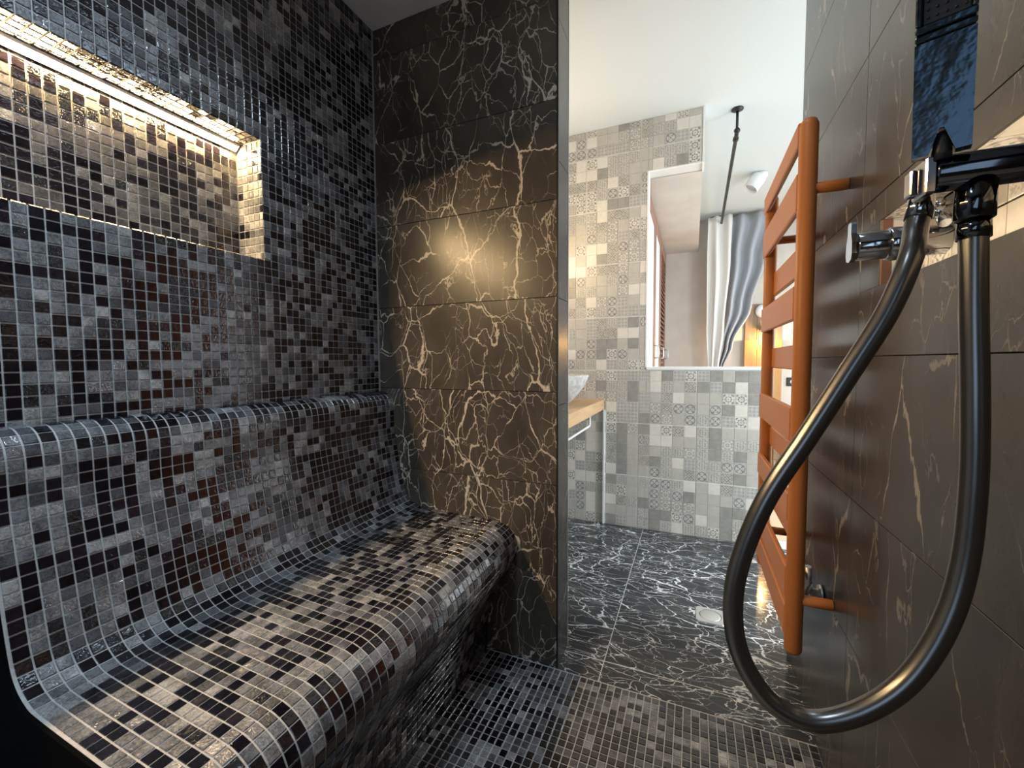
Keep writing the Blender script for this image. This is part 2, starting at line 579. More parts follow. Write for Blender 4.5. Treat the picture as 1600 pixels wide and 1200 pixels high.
def tile_geo(w, h, t, ch):
    a, b = w / 2, h / 2
    vs = [(-a, -b, 0), (a, -b, 0), (a, b, 0), (-a, b, 0)]
    vs += [(-a, -b, t - ch), (a, -b, t - ch), (a, b, t - ch), (-a, b, t - ch)]
    vs += [(-a + ch, -b + ch, t), (a - ch, -b + ch, t), (a - ch, b - ch, t), (-a + ch, b - ch, t)]
    fs = [(8, 9, 10, 11)]
    for i in range(4):
        j = (i + 1) % 4
        fs.append((i, j, 4 + j, 4 + i))
        fs.append((4 + i, 4 + j, 8 + j, 8 + i))
    uv = [((p[0] + a) / w, (p[1] + b) / h) for p in vs]
    return vs, fs, uv


def tile_mesh(w, h, t, ch, mat):
    key = (round(w, 4), round(h, 4), round(t, 4), round(ch, 4), mat.name)
    if key in _proto:
        return _proto[key]
    vs, fs, uv = tile_geo(w, h, t, ch)
    me = bpy.data.meshes.new('tile')
    me.from_pydata(vs, [], fs)
    me.materials.append(mat)
    ul = me.uv_layers.new(name='UVMap')
    for l in me.loops:
        ul.data[l.index].uv = uv[l.vertex_index]
    me.update()
    _proto[key] = me
    return me


def field(parent, tiles, mats, t=0.0022, ch=0.0009, keep=300, stuff_name='tile_field'):
    """tiles: (centre, u, v, w, h, material index), centre on the bedding; the largest in view are objects, the rest one mesh"""
    sc = []
    for i, (c, u, v, w_, h_, mi) in enumerate(tiles):
        n = u.cross(v)
        d = c - CAM
        z = d.dot(fwd)
        s = 0.0
        if z > 0.05:
            px, py = F_PX * d.dot(r2) / z, F_PX * d.dot(u2) / z
            if abs(px) < 800 and abs(py) < 600:
                s = max(0.0, -n.dot(d)) * w_ * h_ / (z ** 3)
        sc.append((-s, i))
    sc.sort()
    own = set(i for s, i in sc[:keep])
    pl = world_loc(parent)
    V, Fc, MI, UV = [], [], [], []
    for i, (c, u, v, w_, h_, mi) in enumerate(tiles):
        n = u.cross(v)
        if i in own:
            o = bpy.data.objects.new('tile', tile_mesh(w_, h_, t, ch, mats[mi]))
            C.objects.link(o)
            o.parent = parent
            cc = c - pl
            o.matrix_local = Matrix(((u.x, v.x, n.x, cc.x), (u.y, v.y, n.y, cc.y), (u.z, v.z, n.z, cc.z), (0, 0, 0, 1)))
        else:
            vs, fs, uv = tile_geo(w_, h_, t, ch)
            o0 = len(V)
            for p in vs:
                q = c + u * p[0] + v * p[1] + n * p[2] - pl
                V.append((q.x, q.y, q.z))
            for f in fs:
                Fc.append([k + o0 for k in f])
                MI.append(mi)
                UV.extend(uv[k] for k in f)
    if V:
        me = bpy.data.meshes.new(stuff_name)
        me.from_pydata(V, [], Fc)
        for m in mats:
            me.materials.append(m)
        me.polygons.foreach_set('material_index', MI)
        ul = me.uv_layers.new(name='UVMap')
        ul.data.foreach_set('uv', np.array(UV, dtype=np.float32).ravel())
        me.update()
        o = bpy.data.objects.new(stuff_name, me)
        C.objects.link(o)
        o.parent = parent
        o['kind'] = 'stuff'


def pick_grid(nu, nv, weights, run=0.30):
    """material indices on a grid; neighbours sometimes repeat so that tones clump as in the mosaic sheets"""
    w_ = np.array(weights) / sum(weights)
    g = RNG.choice(len(w_), size=(nu, nv), p=w_)
    for i in range(nu):
        for j in range(nv):
            r = RNG.random()
            if r < run * 0.5 and i > 0:
                g[i, j] = g[i - 1, j]
            elif r < run and j > 0:
                g[i, j] = g[i, j - 1]
    return g


P = 0.0215          # mosaic pitch
TW = 0.0186         # chip size


def rect_tiles(out, o, u, v, U, V_, weights=MOSAIC_W, pitch=P, size=TW, skip=None, run=0.30):
    """chips of a flat rectangle starting at corner o, running U along u and V_ along v (cut chips at the far ends)"""
    o, u, v = Vector(o), Vector(u), Vector(v)
    nu, nv = int(math.ceil(U / pitch - 0.02)), int(math.ceil(V_ / pitch - 0.02))
    g = pick_grid(nu, nv, weights, run)
    gap = (pitch - size) / 2
    for i in range(nu):
        for j in range(nv):
            a0, a1 = i * pitch + gap, min((i + 1) * pitch - gap, U - gap)
            b0, b1 = j * pitch + gap, min((j + 1) * pitch - gap, V_ - gap)
            if a1 - a0 < 0.004 or b1 - b0 < 0.004:
                continue
            ca, cb = (a0 + a1) / 2, (b0 + b1) / 2
            if skip and skip(ca, cb):
                continue
            out.append((o + u * ca + v * cb, u, v, round(a1 - a0, 4), round(b1 - b0, 4), int(g[i, j])))


def panel(parent, x0, x1, y0, y1, z0, z1, mat, bev=0.0005, name='tile'):
    m = MB()
    m.box(x0, x1, y0, y1, z0, z1, 0, bev)
    return m.build(name, mat, parent, origin=((x0 + x1) / 2, (y0 + y1) / 2, (z0 + z1) / 2))


# ------------------------------------------------------------------ the setting
XL, XR, YM = -1.095, 0.312, 1.27
YE = 0.272           # near end of the bench
NZ0, NZ1, NYR, NXB = 1.2865, 1.609, 0.812, -1.195

# left wall: bedding with the long lit niche
m = MB()
T = 0.0022
xb = XL - T
m.box(xb - 0.20, xb, -1.0, YM + 0.1, 0.0, NZ0 - T)
m.box(xb - 0.20, xb, -1.0, YM + 0.1, NZ1 + T, 2.21)
m.box(xb - 0.20, xb, NYR + T, YM + 0.1, NZ0 - T, NZ1 + T)
m.box(xb - 0.20, NXB - T, -1.0, NYR + T, NZ0 - T, NZ1 + T)
wall_left = struct(m.build('wall_left', GROUT), 'dark glass mosaic wall with a long lit niche')
tiles = []
up, yv, xv = Vector((0, 0, 1)), Vector((0, 1, 0)), Vector((1, 0, 0))
YL0 = NYR - 52 * P
# below niche (grid runs down from the niche sill)
rect_tiles(tiles, (xb, YL0, NZ0 - 19 * P), yv, up, YM - YL0, 19 * P)
rect_tiles(tiles, (xb, YL0, NZ1), yv, up, YM - YL0, 2.21 - NZ1)
rect_tiles(tiles, (xb, NYR, NZ0), yv, up, YM - NYR, NZ1 - NZ0)
# niche back, far reveal, top and sill
NICHE_W = [0.20, 0.25, 0.32, 0.12, 0.01, 0.08, 0.02]
rect_tiles(tiles, (NXB - T, YL0, NZ0), yv, up, NYR - YL0, NZ1 - NZ0, NICHE_W)
rect_tiles(tiles, (NXB, NYR + T, NZ0), xv, up, XL - NXB, NZ1 - NZ0, weights=[0.05, 0.02, 0.15, 0.4, 0.33, 0.02, 0.03])
rect_tiles(tiles, (XL, YL0, NZ1 + T), -xv, yv, XL - NXB, NYR - YL0, NICHE_W)
rect_tiles(tiles, (NXB, YL0, NZ0 - T), xv, yv, XL - NXB, NYR - YL0)
field(wall_left, tiles, MOSAIC)

# front marble wall beside the doorway
m = MB()
XJ = -0.390
m.box(XL - 0.02, XJ - 0.008, YM + 0.008, 1.384, 0.0, 2.375)
wall_front = struct(m.build('wall_front', JOINT_DARK), 'dark brown marble wall with cream veins beside the doorway')
zs = [0.0, 0.303, 0.603, 0.903, 1.203, 1.501, 1.801, 2.101, 2.21]
for a, b in zip(zs, zs[1:]):
    panel(wall_front, XL + 0.0005, XJ - 0.0045, YM, YM + 0.0075, a + 0.0008, b - 0.0008, MARBLE_FRONT)
zj = [0.0, 0.42, 0.86, 1.20, 1.62, 2.04, 2.375]
for a, b in zip(zj, zj[1:]):
    panel(wall_front, XJ - 0.0075, XJ, YM + 0.006, 1.386, a + 0.0008, b - 0.0008, MARBLE_RIGHT)
m = MB(); m.box(XJ - 0.004, XJ + 0.001, YM - 0.001, YM + 0.0055, 0, 2.21)
struct(m.build('trim_1', BLACK), 'black corner profile on the front edge of the doorway')
m = MB(); m.box(XJ - 0.004, XJ + 0.001, 1.3865, 1.3905, 0, 2.375)
struct(m.build('trim_2', STEEL), 'slim steel profile on the rear edge of the doorway')

# right marble wall with the fittings niche
NRY0, NRY1, NRZ0, NRZ1, NRX = -0.12, 0.985, 1.1365, 1.2555, 0.36
YRE = 1.65
m = MB()
bx = XR + 0.008
m.box(NRX + 0.006, 0.46, -1.0, YRE, 0.0, 2.375)
m.box(bx, NRX + 0.006, -1.0, YRE, 0.0, NRZ0)
m.box(bx, NRX + 0.006, -1.0, YRE, NRZ1 + 0.0055, 2.375)
m.box(bx, NRX + 0.006, NRY1 + 0.004, YRE, NRZ0, NRZ1)
m.box(bx, NRX + 0.006, -1.0, NRY0, NRZ0, NRZ1)
wall_right = struct(m.build('wall_right', JOINT_DARK), 'taupe marble wall with the shower fittings in a slim niche')
zr = [0.0, 0.107, 0.407, 0.707, 1.007, 1.306, 1.606, 1.906, 2.206, 2.375]
yr = [-1.0, -0.72, -0.12, 0.48, 1.08, YRE]
j = 0.0007
for a, b in zip(zr, zr[1:]):
    for c, d in zip(yr, yr[1:]):
        if a < NRZ0 < b and c >= -0.121 and c < NRY1:
            d2 = min(d, NRY1)
            panel(wall_right, XR, bx - 0.0005, c + j, d - j, a + j, NRZ0, MARBLE_RIGHT)
            panel(wall_right, XR, bx - 0.0005, c + j, d - j, NRZ1, b - j, MARBLE_RIGHT)
            if d > NRY1:
                panel(wall_right, XR, bx - 0.0005, NRY1, d - j, NRZ0, NRZ1, MARBLE_RIGHT)
        else:
            panel(wall_right, XR, bx - 0.0005, c + j, d - j, a + j, b - j, MARBLE_RIGHT)
for a, b in zip(zr, zr[1:]):
    panel(wall_right, bx, 0.46, YRE, YRE + 0.007, a + j, b - j, MARBLE_RIGHT)
tiles = []
rect_tiles(tiles, (NRX + 0.006, NRY1, NRZ0), -yv, up, NRY1 - NRY0, NRZ1 - NRZ0, DECOR_W, 0.0605, 0.058)
rect_tiles(tiles, (XR + 0.001, NRY1, NRZ1 + 0.006), xv, -yv, NRX - XR - 0.001, NRY1 - NRY0, DECOR_W, 0.0605, 0.058)
field(wall_right, tiles, DECOR, t=0.006, ch=0.001)
# niche reveal: brown edge piece and glossy white jamb
m = MB(); m.box(XR + 0.001, XR + 0.016, NRY1 - 0.004, NRY1 + 0.003, NRZ0, NRZ1, 0, 0.001)
tag(m.build('edge_strip', SHUTTER_WOOD, wall_right), 'brown edge strip of the niche')
m = MB(); m.box(XR + 0.0165, NRX, NRY1 - 0.003, NRY1 + 0.003, NRZ0, NRZ1, 0, 0.0008)
tag(m.build('niche_jamb', WHITE_TRIM, wall_right), 'glossy white niche jamb')

# rear wall behind the camera, shower ceiling
m = MB(); m.box(XL - 0.2, 0.46, -1.08, -1.0, 0, 2.21)
struct(m.build('wall_rear', MARBLE_RIGHT))
m = MB(); m.box(XL - 0.2, XR + 0.004, -1.08, 1.385, 2.21, 2.40)
struct(m.build('ceiling', GREY_PAINT), 'low grey ceiling of the steam shower')

# floors
m = MB(); m.box(XL - 0.02, XR + 0.02, -1.0, 1.2625, -0.06, -0.002)
floor_shower = struct(m.build('floor', GROUT), 'dark mosaic floor of the steam shower')
tiles = []
rect_tiles(tiles, (XR + 0.001, 1.2615, -0.002), -xv, -yv, XR + 0.001 - (-0.70), 1.4,
           [0.30, 0.16, 0.22, 0.20, 0.04, 0.03, 0.0], P, 0.0185)
field(floor_shower, tiles, MOSAIC)
m = MB(); m.box(-1.1, 2.1, 1.2625, 2.68, -0.06, -0.0012)
floor_bath = struct(m.build('floor', JOINT_GREY), 'black marble bathroom floor with dense white veins')
fx = [-1.0, -0.856, -0.256, 0.344, 0.944, 1.544, 2.0]
for a, b in zip(fx, fx[1:]):
    for c, d in ((1.2628, 1.36), (1.36, 2.565)):
        c2 = c if b <= 0.344 + 1e-6 or c > 1.3 else c
        panel(floor_bath, a + 0.0016, b - 0.0016, c2 + 0.0024, d - 0.0024, -0.008, 0.0, MARBLE_FLOOR, 0.0008)
m = MB(); m.box(-1.1, 2.1, 2.68, 4.7, -0.06, -0.012)
floor_bed = struct(m.build('floor', JOINT_DARK), 'pale plank floor of the room beyond')
for k in range(27):
    x0 = -1.08 + k * 0.117
    o_ = 0.5 * (k % 3)
    for c, d in ((2.68, 3.2 + o_), (3.2 + o_, 4.6)):
        panel(floor_bed, x0 + 0.001, x0 + 0.116, c + 0.001, d - 0.001, -0.012, 0.0, FLOOR_WOOD, 0.001, 'plank')

# bathroom / bedroom shell
m = MB(); m.box(-1.1, 2.1, 1.385, 4.7, 2.375, 2.45)
struct(m.build('ceiling', WHITE_PAINT), 'white ceiling of the bathroom and room beyond')
m = MB(); m.box(-1.08, -1.0, 1.384, 2.575, 0, 2.375)
struct(m.build('wall_bathroom_left', WHITE_PAINT))
m = MB(); m.box(-1.1, 2.1, 4.6, 4.7, 0, 2.375)
struct(m.build('wall_back', BEIGE_PLASTER), 'pale plaster wall at the far end of the room')
m = MB()
m.box(2.0, 2.1, 1.3, 4.7, 0, 0.5); m.box(2.0, 2.1, 1.3, 4.7, 2.25, 2.375)
m.box(2.0, 2.1, 1.3, 1.4, 0.5, 2.25); m.box(2.0, 2.1, 2.1, 2.2, 0.5, 2.25); m.box(2.0, 2.1, 4.2, 4.7, 0.5, 2.25)
struct(m.build('wall_window_side', WHITE_PAINT))
m = MB(); m.box(0.46, 2.1, 1.3, 1.384, 0, 2.375)
struct(m.build('wall_bathroom_near', WHITE_PAINT))
for k, (a, b) in enumerate(((2.2, 4.2), (1.4, 2.1))):
    m = MB()
    for y0, y1, z0, z1 in ((a, b, 0.5, 0.55), (a, b, 2.2, 2.25), (a, a + 0.05, 0.55, 2.2), (b - 0.05, b, 0.55, 2.2)):
        m.box(2.02, 2.08, y0, y1, z0, z1)
    struct(m.build('window_%d' % (k + 1), WHITE_TRIM))

# tiled partition: full height on the left, half wall on the right, header under the bulkhead
YT = 2.565
m = MB()
XO, XH, XU = -0.25, 0.345, 0.036
m.box(-1.02, XO - 0.006, YT + 0.0025, 2.675, 0, 2.375)
m.box(XO - 0.006, XH - 0.006, YT + 0.0025, 2.675, 0, 0.948)
m.box(XO - 0.006, XU - 0.006, YT + 0.0025, 2.675, 2.084, 2.375)
wall_tiled = struct(m.build('wall_tiled', DECOR_GROUT), 'partition of small grey beige patterned tiles with an opening')
tiles = []
q = 0.0625
cols, rows = [], []
x = XO - 0.04 + 0.0
xs0 = -0.29
def lines(start, lo, hi, pitch, every, extra):
    ls = []
    k = 0
    pos = start
    while pos > lo - pitch * 2:
        pos -= pitch * every + extra
    while pos < hi:
        for e in range(every):
            ls.append((pos + e * pitch, pos + (e + 1) * pitch))
        pos += pitch * every + extra
    return ls
cols = lines(-0.29, -1.0, XH, q, 5, 0.0035)
rows = lines(0.0, 0.0, 2.375, q, 5, 0.0035)
g = pick_grid(len(cols), len(rows), DECOR_W, 0.22)
gp = 0.0009


def wall_cells(x0, x1, z0, z1):
    for i, (a, b) in enumerate(cols):
        for k, (c, d) in enumerate(rows):
            a2, b2, c2, d2 = max(a, x0), min(b, x1), max(c, z0), min(d, z1)
            if b2 - a2 < 0.008 or d2 - c2 < 0.008:
                continue
            tiles.append((Vector(((a2 + b2) / 2, YT + 0.003, (c2 + d2) / 2)), xv, up, round(b2 - a2 - 2 * gp, 4), round(d2 - c2 - 2 * gp, 4), int(g[i, k])))


wall_cells(-1.0, XO, 0, 2.375)
wall_cells(XO, XH, 0, 0.948)
wall_cells(XO, XU, 2.084, 2.375)
field(wall_tiled, tiles, DECOR, t=0.003, ch=0.0007)
m = MB(); m.box(XO - 0.006, XO + 0.002, YT - 0.002, 2.65, 0.96, 2.084)
struct(m.build('trim_3', WHITE_TRIM), 'white edge of the partition opening, left side')
m = MB(); m.box(XO, XH + 0.004, YT - 0.006, 2.685, 0.948, 0.966, 0, 0.002)
struct(m.build('trim_4', WHITE_TRIM), 'white ledge on top of the tiled half wall')
m = MB(); m.box(XU - 0.006, XU + 0.004, YT - 0.002, 2.68, 2.076, 2.375)
struct(m.build('trim_5', WHITE_TRIM), 'white upright edge of the bulkhead')
m = MB(); m.box(XO + 0.002, XU - 0.006, YT - 0.002, YT + 0.01, 2.079, 2.084)
struct(m.build('trim_6', WHITE_TRIM), 'white lower edge of the tiled header')
m = MB(); m.box(XH - 0.006, XH + 0.003, YT - 0.001, 2.68, 0, 0.948)
struct(m.build('trim_7', WHITE_TRIM), 'white end of the tiled half wall')
m = MB(); m.box(-1.0, XU - 0.004, 2.68, 4.6, 2.08, 2.375)
struct(m.build('bulkhead', BEIGE_PLASTER), 'lowered plaster ceiling over the wardrobe')
m = MB(); m.box(-0.497, -0.487, YT - 0.014, YT - 0.001, 0.0, 0.705)
struct(m.build('trim_8', WHITE_TRIM), 'bright white corner strip under the countertop')

# ------------------------------------------------------------------ the mosaic bench
bench = empty('steam_bench', (-0.8, 0.78, 0), 'long curved bench with backrest, tiled in small dark glass mosaic', 'bench')
KEY = [(-1.094, 0.892), (-1.068, 0.888), (-1.043, 0.870), (-1.033, 0.838), (-1.031, 0.75), (-1.012, 0.64), (-0.992, 0.54), (-0.974, 0.497), (-0.938, 0.472), (-0.89, 0.466),
       (-0.75, 0.462), (-0.62, 0.459), (-0.580, 0.453), (-0.548, 0.432), (-0.530, 0.395), (-0.533, 0.352), (-0.556, 0.305), (-0.592, 0.255), (-0.622, 0.19), (-0.640, 0.10), (-0.645, 0.0)]


def catmull(pts, n=8):
    out = []
    Q = [Vector(p) for p in pts]
    for i in range(len(Q) - 1):
        p0, p1, p2, p3 = Q[max(i - 1, 0)], Q[i], Q[i + 1], Q[min(i + 2, len(Q) - 1)]
        for k in range(n):
            t = k / n
            out.append(0.5 * ((2 * p1) + (-p0 + p2) * t + (2 * p0 - 5 * p1 + 4 * p2 - p3) * t * t + (-p0 + 3 * p1 - 3 * p2 + p3) * t ** 3))
    out.append(Q[-1])
    return out


prof = catmull(KEY)
arc = [0.0]
for a, b in zip(prof, prof[1:]):
    arc.append(arc[-1] + (b - a).length)


def at_arc(s):
    s = min(max(s, 0), arc[-1])
    for i in range(len(arc) - 1):
        if arc[i + 1] >= s:
            t = (s - arc[i]) / max(arc[i + 1] - arc[i], 1e-9)
            return prof[i].lerp(prof[i + 1], t)
    return prof[-1]


# bedding lies one chip thickness under the surface
inner = []
for i, p in enumerate(prof):
    t = (prof[min(i + 1, len(prof) - 1)] - prof[max(i - 1, 0)]).normalized()
    n = Vector((-t.y, t.x))          # outward (to +X / up)
    n = n if n.dot(Vector((1, 0.6))) > 0 or i > len(prof) * 0.75 else n
    inner.append(p + Vector((-t.y, t.x)) * -0.0035 if False else p - Vector((t.y * -1, t.x)) * 0.0022)
poly = [(p.x, max(p.y, 0.0)) for p in inner] + [(XL + 0.0005, 0.0), (XL + 0.0005, 0.888)]
m = MB()
m.extrude(poly, YE, YM - 0.001, lambda a, b, s: Vector((a, s, b)))
m.build('core', GROUT, bench, origin=(-0.8, 0.78, 0.4))
m = MB()
m.extrude(poly, YE - 0.006, YE - 0.0003, lambda a, b, s: Vector((a, s, b)))
tag(m.build('end_panel', SHADE_BLACK, bench, origin=(-0.8, YE, 0.4)), 'near end of the bench, coloured black in place of deep shade')
ns = int(arc[-1] / P)
step = arc[-1] / ns
ny = int((YM - YE) / P)
ystep = (YM - 0.001 - YE - 0.003) / ny
g = pick_grid(ny, ns, MOSAIC_W)
tiles = []
for k in range(ns):
    a, b = at_arc(k * step), at_arc((k + 1) * step)
    c = (a + b) / 2
    t = (b - a).normalized()
    n2 = Vector((-t.y, t.x))
    vv = Vector((-t.x, 0, -t.y))     # runs back up the profile
    uu = yv
    n3 = uu.cross(vv)
    if n3.dot(Vector((n2.x, 0, n2.y))) < 0:
        pass
    base = Vector((c.x, 0, c.y)) - n3 * 0.0036
    wv = (b - a).length - 0.0029
    if k == 0:
        base = base
    for i in range(ny):
        tiles.append((base + yv * (YE + 0.003 + (i + 0.5) * ystep), uu, vv, round(ystep - 0.0029, 4), round(wv, 3), int(g[i, k])))
field(bench, tiles, MOSAIC, t=0.0036)

# LED strip at the back of the niche top
led = empty('led_strip', (-1.182, 0.3, 1.597), 'warm glowing LED strip along the top of the wall niche', 'light strip')
m = MB()
lv = [(-1.1885, 1.5925), (-1.1755, 1.6020), (-1.1755, 1.6045), (-1.1885, 1.6045)]
n0 = len(lv)
m.add([(x_, YL0, z_) for x_, z_ in lv] + [(x_, 0.806, z_) for x_, z_ in lv], [(1, 2, 6, 5), (2, 3, 7, 6), (3, 0, 4, 7), (3, 2, 1, 0), (4, 5, 6, 7)], False, 0)
m.add([(x_, y_, z_) for x_, y_, z_ in ((-1.1885, YL0, 1.5925), (-1.1755, YL0, 1.6020), (-1.1755, 0.806, 1.6020), (-1.1885, 0.806, 1.5925))], [(0, 1, 2, 3)], False, 1)
m.build('strip', [WHITE_TRIM, LED_MAT], led, origin=(-1.181, 0.3, 1.60), fix=False)
m = MB()
y = YL0 + 0.01
while y < 0.80:
    m.lathe([(0.0035, 0.0), (0.0032, 0.0015), (0.0018, 0.0028), (0.0, 0.0032)], (-1.182, y, 1.5975), (0.6, 0, -0.8), 8)
    y += 0.0125
d_ = m.build('diodes', DIODE_MAT, led, origin=(-1.181, 0.3, 1.595))
d_['kind'] = 'stuff'
m = MB(); m.box(-1.192, -1.1735, YL0, 0.808, 1.6045, 1.6085)
m.build('channel', WHITE_TRIM, led, origin=(-1.183, 0.3, 1.606))

# small dark ring lying on the seat
m = MB()
rc = Vector((-0.804, 0.99, 0.4695))
m.tube([rc + Vector((0.024 * math.cos(a), 0.019 * math.sin(a), 0)) for a in [i * 2 * math.pi / 28 for i in range(28)]], 0.0032, 8, closed=True)
tag(m.build('hair_ring', RUBBER, origin=tuple(rc)), 'small black elastic ring lying on the bench seat', 'hair tie')

# ------------------------------------------------------------------ copper towel radiator
rad = empty('towel_radiator', (0.235, 1.42, 0.29), 'tall copper coloured ladder towel radiator on the right wall by the doorway', 'radiator')
RY0, RY1, RXF = 1.175, 1.66, 0.228
for yy, rr in ((RY0, 0.019), (RY1, 0.019)):
    m = MB()
    m.tube([(0.235, yy, 0.292), (0.235, yy, 0.298), (0.235, yy, 1.535), (0.235, yy, 1.546), (0.235, yy, 1.551)], [rr - 0.003, rr, rr, rr * 0.75, rr * 0.3], 20)
    m.build('rail', COPPER, rad, origin=(0.235, yy, 0.9))
SL = [(1.545, 1.492, 0), (1.432, 1.345, 0), (1.290, 1.215, 1), (1.175, 1.095, 0), (1.040, 0.975, 1), (0.888, 0.805, 0), (0.775, 0.715, 1),
      (0.680, 0.610, 0), (0.590, 0.525, 1), (0.500, 0.425, 0), (0.405, 0.330, 0)]
for zt, zb, back in SL:
    x0 = 0.243 if back else 0.214
    m = MB()
    m.box(x0, x0 + 0.013, RY0 + (0.004 if back else 0.0), RY1 + (-0.004 if back else 0.016), zb, zt, 0, 0.003)
    m.build('slat', COPPER, rad, origin=(x0, 1.42, (zb + zt) / 2))
for yy, zz in ((RY0 - 0.0, 1.392), (RY0, 0.424), (RY1 - 0.03, 1.392), (RY1 - 0.03, 0.424)):
    m = MB()
    m.cyl((0.245, yy, zz), (XR - 0.001, yy, zz), 0.0125, 18, bev=0.001)
    m.build('bracket', COPPER, rad, origin=(0.27, yy, zz))
m = MB()
m.lathe([(0.0, 0.0), (0.022, 0.0), (0.024, 0.003), (0.021, 0.008), (0.013, 0.010), (0.011, 0.026), (0.0, 0.028)], (XR - 0.001, 1.262, 0.405), (-1, 0, 0))
m.tube([(XR - 0.03, 1.262, 0.405), (XR - 0.03, 1.262, 0.43), (XR - 0.034, 1.255, 0.475)], 0.008, 12)
m.cyl((XR - 0.034, 1.255, 0.44), (XR - 0.05, 1.25, 0.385), 0.012, 6)
o = m.build('valve', STEEL, rad, origin=(XR - 0.02, 1.26, 0.42))
o['label'] = 'small steel valve near the floor'

# ------------------------------------------------------------------ shower fittings
mix = empty('shower_mixer', (0.36, 0.877, 1.19), 'horizontal chrome shower mixer valve in the wall niche', 'tap')
yv_, zv = 0.877, 1.187
m = MB(); m.cyl((NRX, yv_, zv), (0.2440, yv_, zv), 0.0225, 28, bev=0.002); m.build('valve_body', CHROME, mix, origin=(0.3, yv_, zv))
m = MB(); m.cyl((0.320, yv_, zv), (0.284, yv_, zv), 0.0262, 28, bev=0.003); m.build('collar', CHROME, mix, origin=(0.3, yv_, zv))
m = MB()
m.extrude([(-0.015, -0.012), (-0.012, -0.021), (0, -0.025), (0.012, -0.021), (0.015, -0.012), (0.014, 0.006), (0.0085, 0.022), (0.0085, 0.036), (0.006, 0.040), (-0.006, 0.040), (-0.0085, 0.036), (-0.0085, 0.022), (-0.014, 0.006)],
          0.2440, 0.2365, lambda a, b, s: Vector((s, yv_ + a, zv + b)))
m.build('lever', CHROME, mix, origin=(0.24, yv_, zv))
m = MB(); m.cyl((NRX, yv_ - 0.012, zv + 0.040), (0.336, yv_ - 0.012, zv + 0.040), 0.010, 18, bev=0.0015)
m.lathe([(0.0, 0.0), (0.006, 0.001), (0.008, 0.005), (0.0075, 0.010), (0.004, 0.014), (0, 0.015)], (0.345, yv_ - 0.012, zv + 0.048), (-0.3, -0.2, 1), 16)
m.cyl((0.345, yv_ - 0.012, zv + 0.035), (0.345, yv_ - 0.03, zv + 0.018), 0.008, 14, bev=0.001)
m.build('diverter_knob', CHROME, mix, origin=(0.34, yv_, zv + 0.04))

arm = empty('shower_outlet', (0.36, 0.42, 1.135), 'dark chrome wall outlet bar holding the hand shower', 'shower holder')
ya = 0.42
a0, a1 = Vector((0.1605, ya, 1.1375)), Vector((0.364, ya, 1.1385))
m = MB(); m.cyl(a0, a1, 0.0128, 28, bev=0.0018); m.build('outlet_bar', DARK_CHROME, arm, origin=tuple((a0 + a1) / 2))
m = MB(); m.lathe([(0.0128, -0.001), (0.030, 0.0), (0.032, -0.003), (0.030, -0.008), (0.0128, -0.010)], (0.361, ya, 1.1385), (1, 0, 0)); m.build('rosette', DARK_CHROME, arm, origin=(0.361, ya, 1.138))
m = MB(); m.tube([(0.1866, ya, 1.129), (0.1866, ya, 1.1025), (0.1866, ya, 1.1015)], [0.0112, 0.0112, 0.0100], 24); m.build('outlet_nut', DARK_CHROME, arm, origin=(0.1866, ya, 1.115))
m = MB()
m.box(0.1540, 0.1605, ya - 0.012, ya + 0.010, 1.1215, 1.1475, 0, 0.001)
m.box(0.1500, 0.1540, ya + 0.001, ya + 0.012, 1.1250, 1.1440, 0, 0.001)
m.build('holder_clip', CHROME, arm, origin=(0.156, ya, 1.135))

# hand shower: flat stick leaning slightly towards the room
hs = empty('hand_shower', (0.1625, 0.4085, 1.148), 'slim rectangular hand shower standing in the outlet bar', 'hand shower')
th = 0.36
hr = Vector((math.cos(th), -math.sin(th) + 0.0, 0.0))
hup = Vector((-0.050, -0.105, 1.0)).normalized()
hr = (hr - hup * hr.dot(hup)).normalized()
hn = hup.cross(hr)                   # away from the camera
if hn.y < 0: hn = -hn
H0 = Vector((0.1622, 0.4095, 1.1485))


def hp(a, b, c):
    return H0 + hr * a + hup * b + hn * c


def hbox(mb, a0, a1, b0, b1, c0, c1, bev=0.0015):
    k = MB(); k.box(a0, a1, b0, b1, c0, c1, 0, bev)
    mb.add([hp(*p) for p in k.v], k.f)


m = MB()
W2 = 0.0152
# handle outline with the V notch at its foot
m.extrude([(-W2, 0), (-0.0062, 0), (-0.0012, 0.0165), (0.0012, 0.0165), (0.0072, 0.0), (W2, 0), (W2, 0.076), (-W2, 0.076)], -0.0065, 0.0065, lambda a, b, s: hp(a, b, s))
m.build('handle', BLUE_CHROME, hs, origin=tuple(H0))
m = MB(); m.lathe([(0.0, -0.004), (0.0055, -0.004), (0.0055, 0.002), (0.0035, 0.014), (0.0, 0.016)], hp(0.0006, 0, 0.0), hup, 18); m.build('hose_cone', BLACK, hs, origin=tuple(hp(0, 0, 0)))
m = MB()
hbox(m, -W2, W2, 0.0770, 0.0812, -0.0075, 0.0065, 0.0008)
hbox(m, -W2, W2, 0.0822, 0.0870, -0.0085, 0.0065, 0.0008)
m.build('neck_ring', BLUE_CHROME, hs, origin=tuple(hp(0, 0.08, 0)))
m = MB()
hbox(m, -W2, -0.0118, 0.0870, 0.20, -0.0085, 0.0065, 0.0008)
hbox(m, 0.0125, W2, 0.0870, 0.20, -0.0085, 0.0065, 0.0008)
hbox(m, -0.0118, 0.0125, 0.195, 0.20, -0.0085, 0.0065, 0.0008)
hbox(m, -0.0118, 0.0125, 0.0870, 0.195, -0.0020, 0.0065, 0.0005)
m.build('head', BLUE_CHROME, hs, origin=tuple(hp(0, 0.14, 0)))
m = MB()
hbox(m, -0.0115, 0.0122, 0.0875, 0.1945, -0.0060, -0.0025, 0.0006)
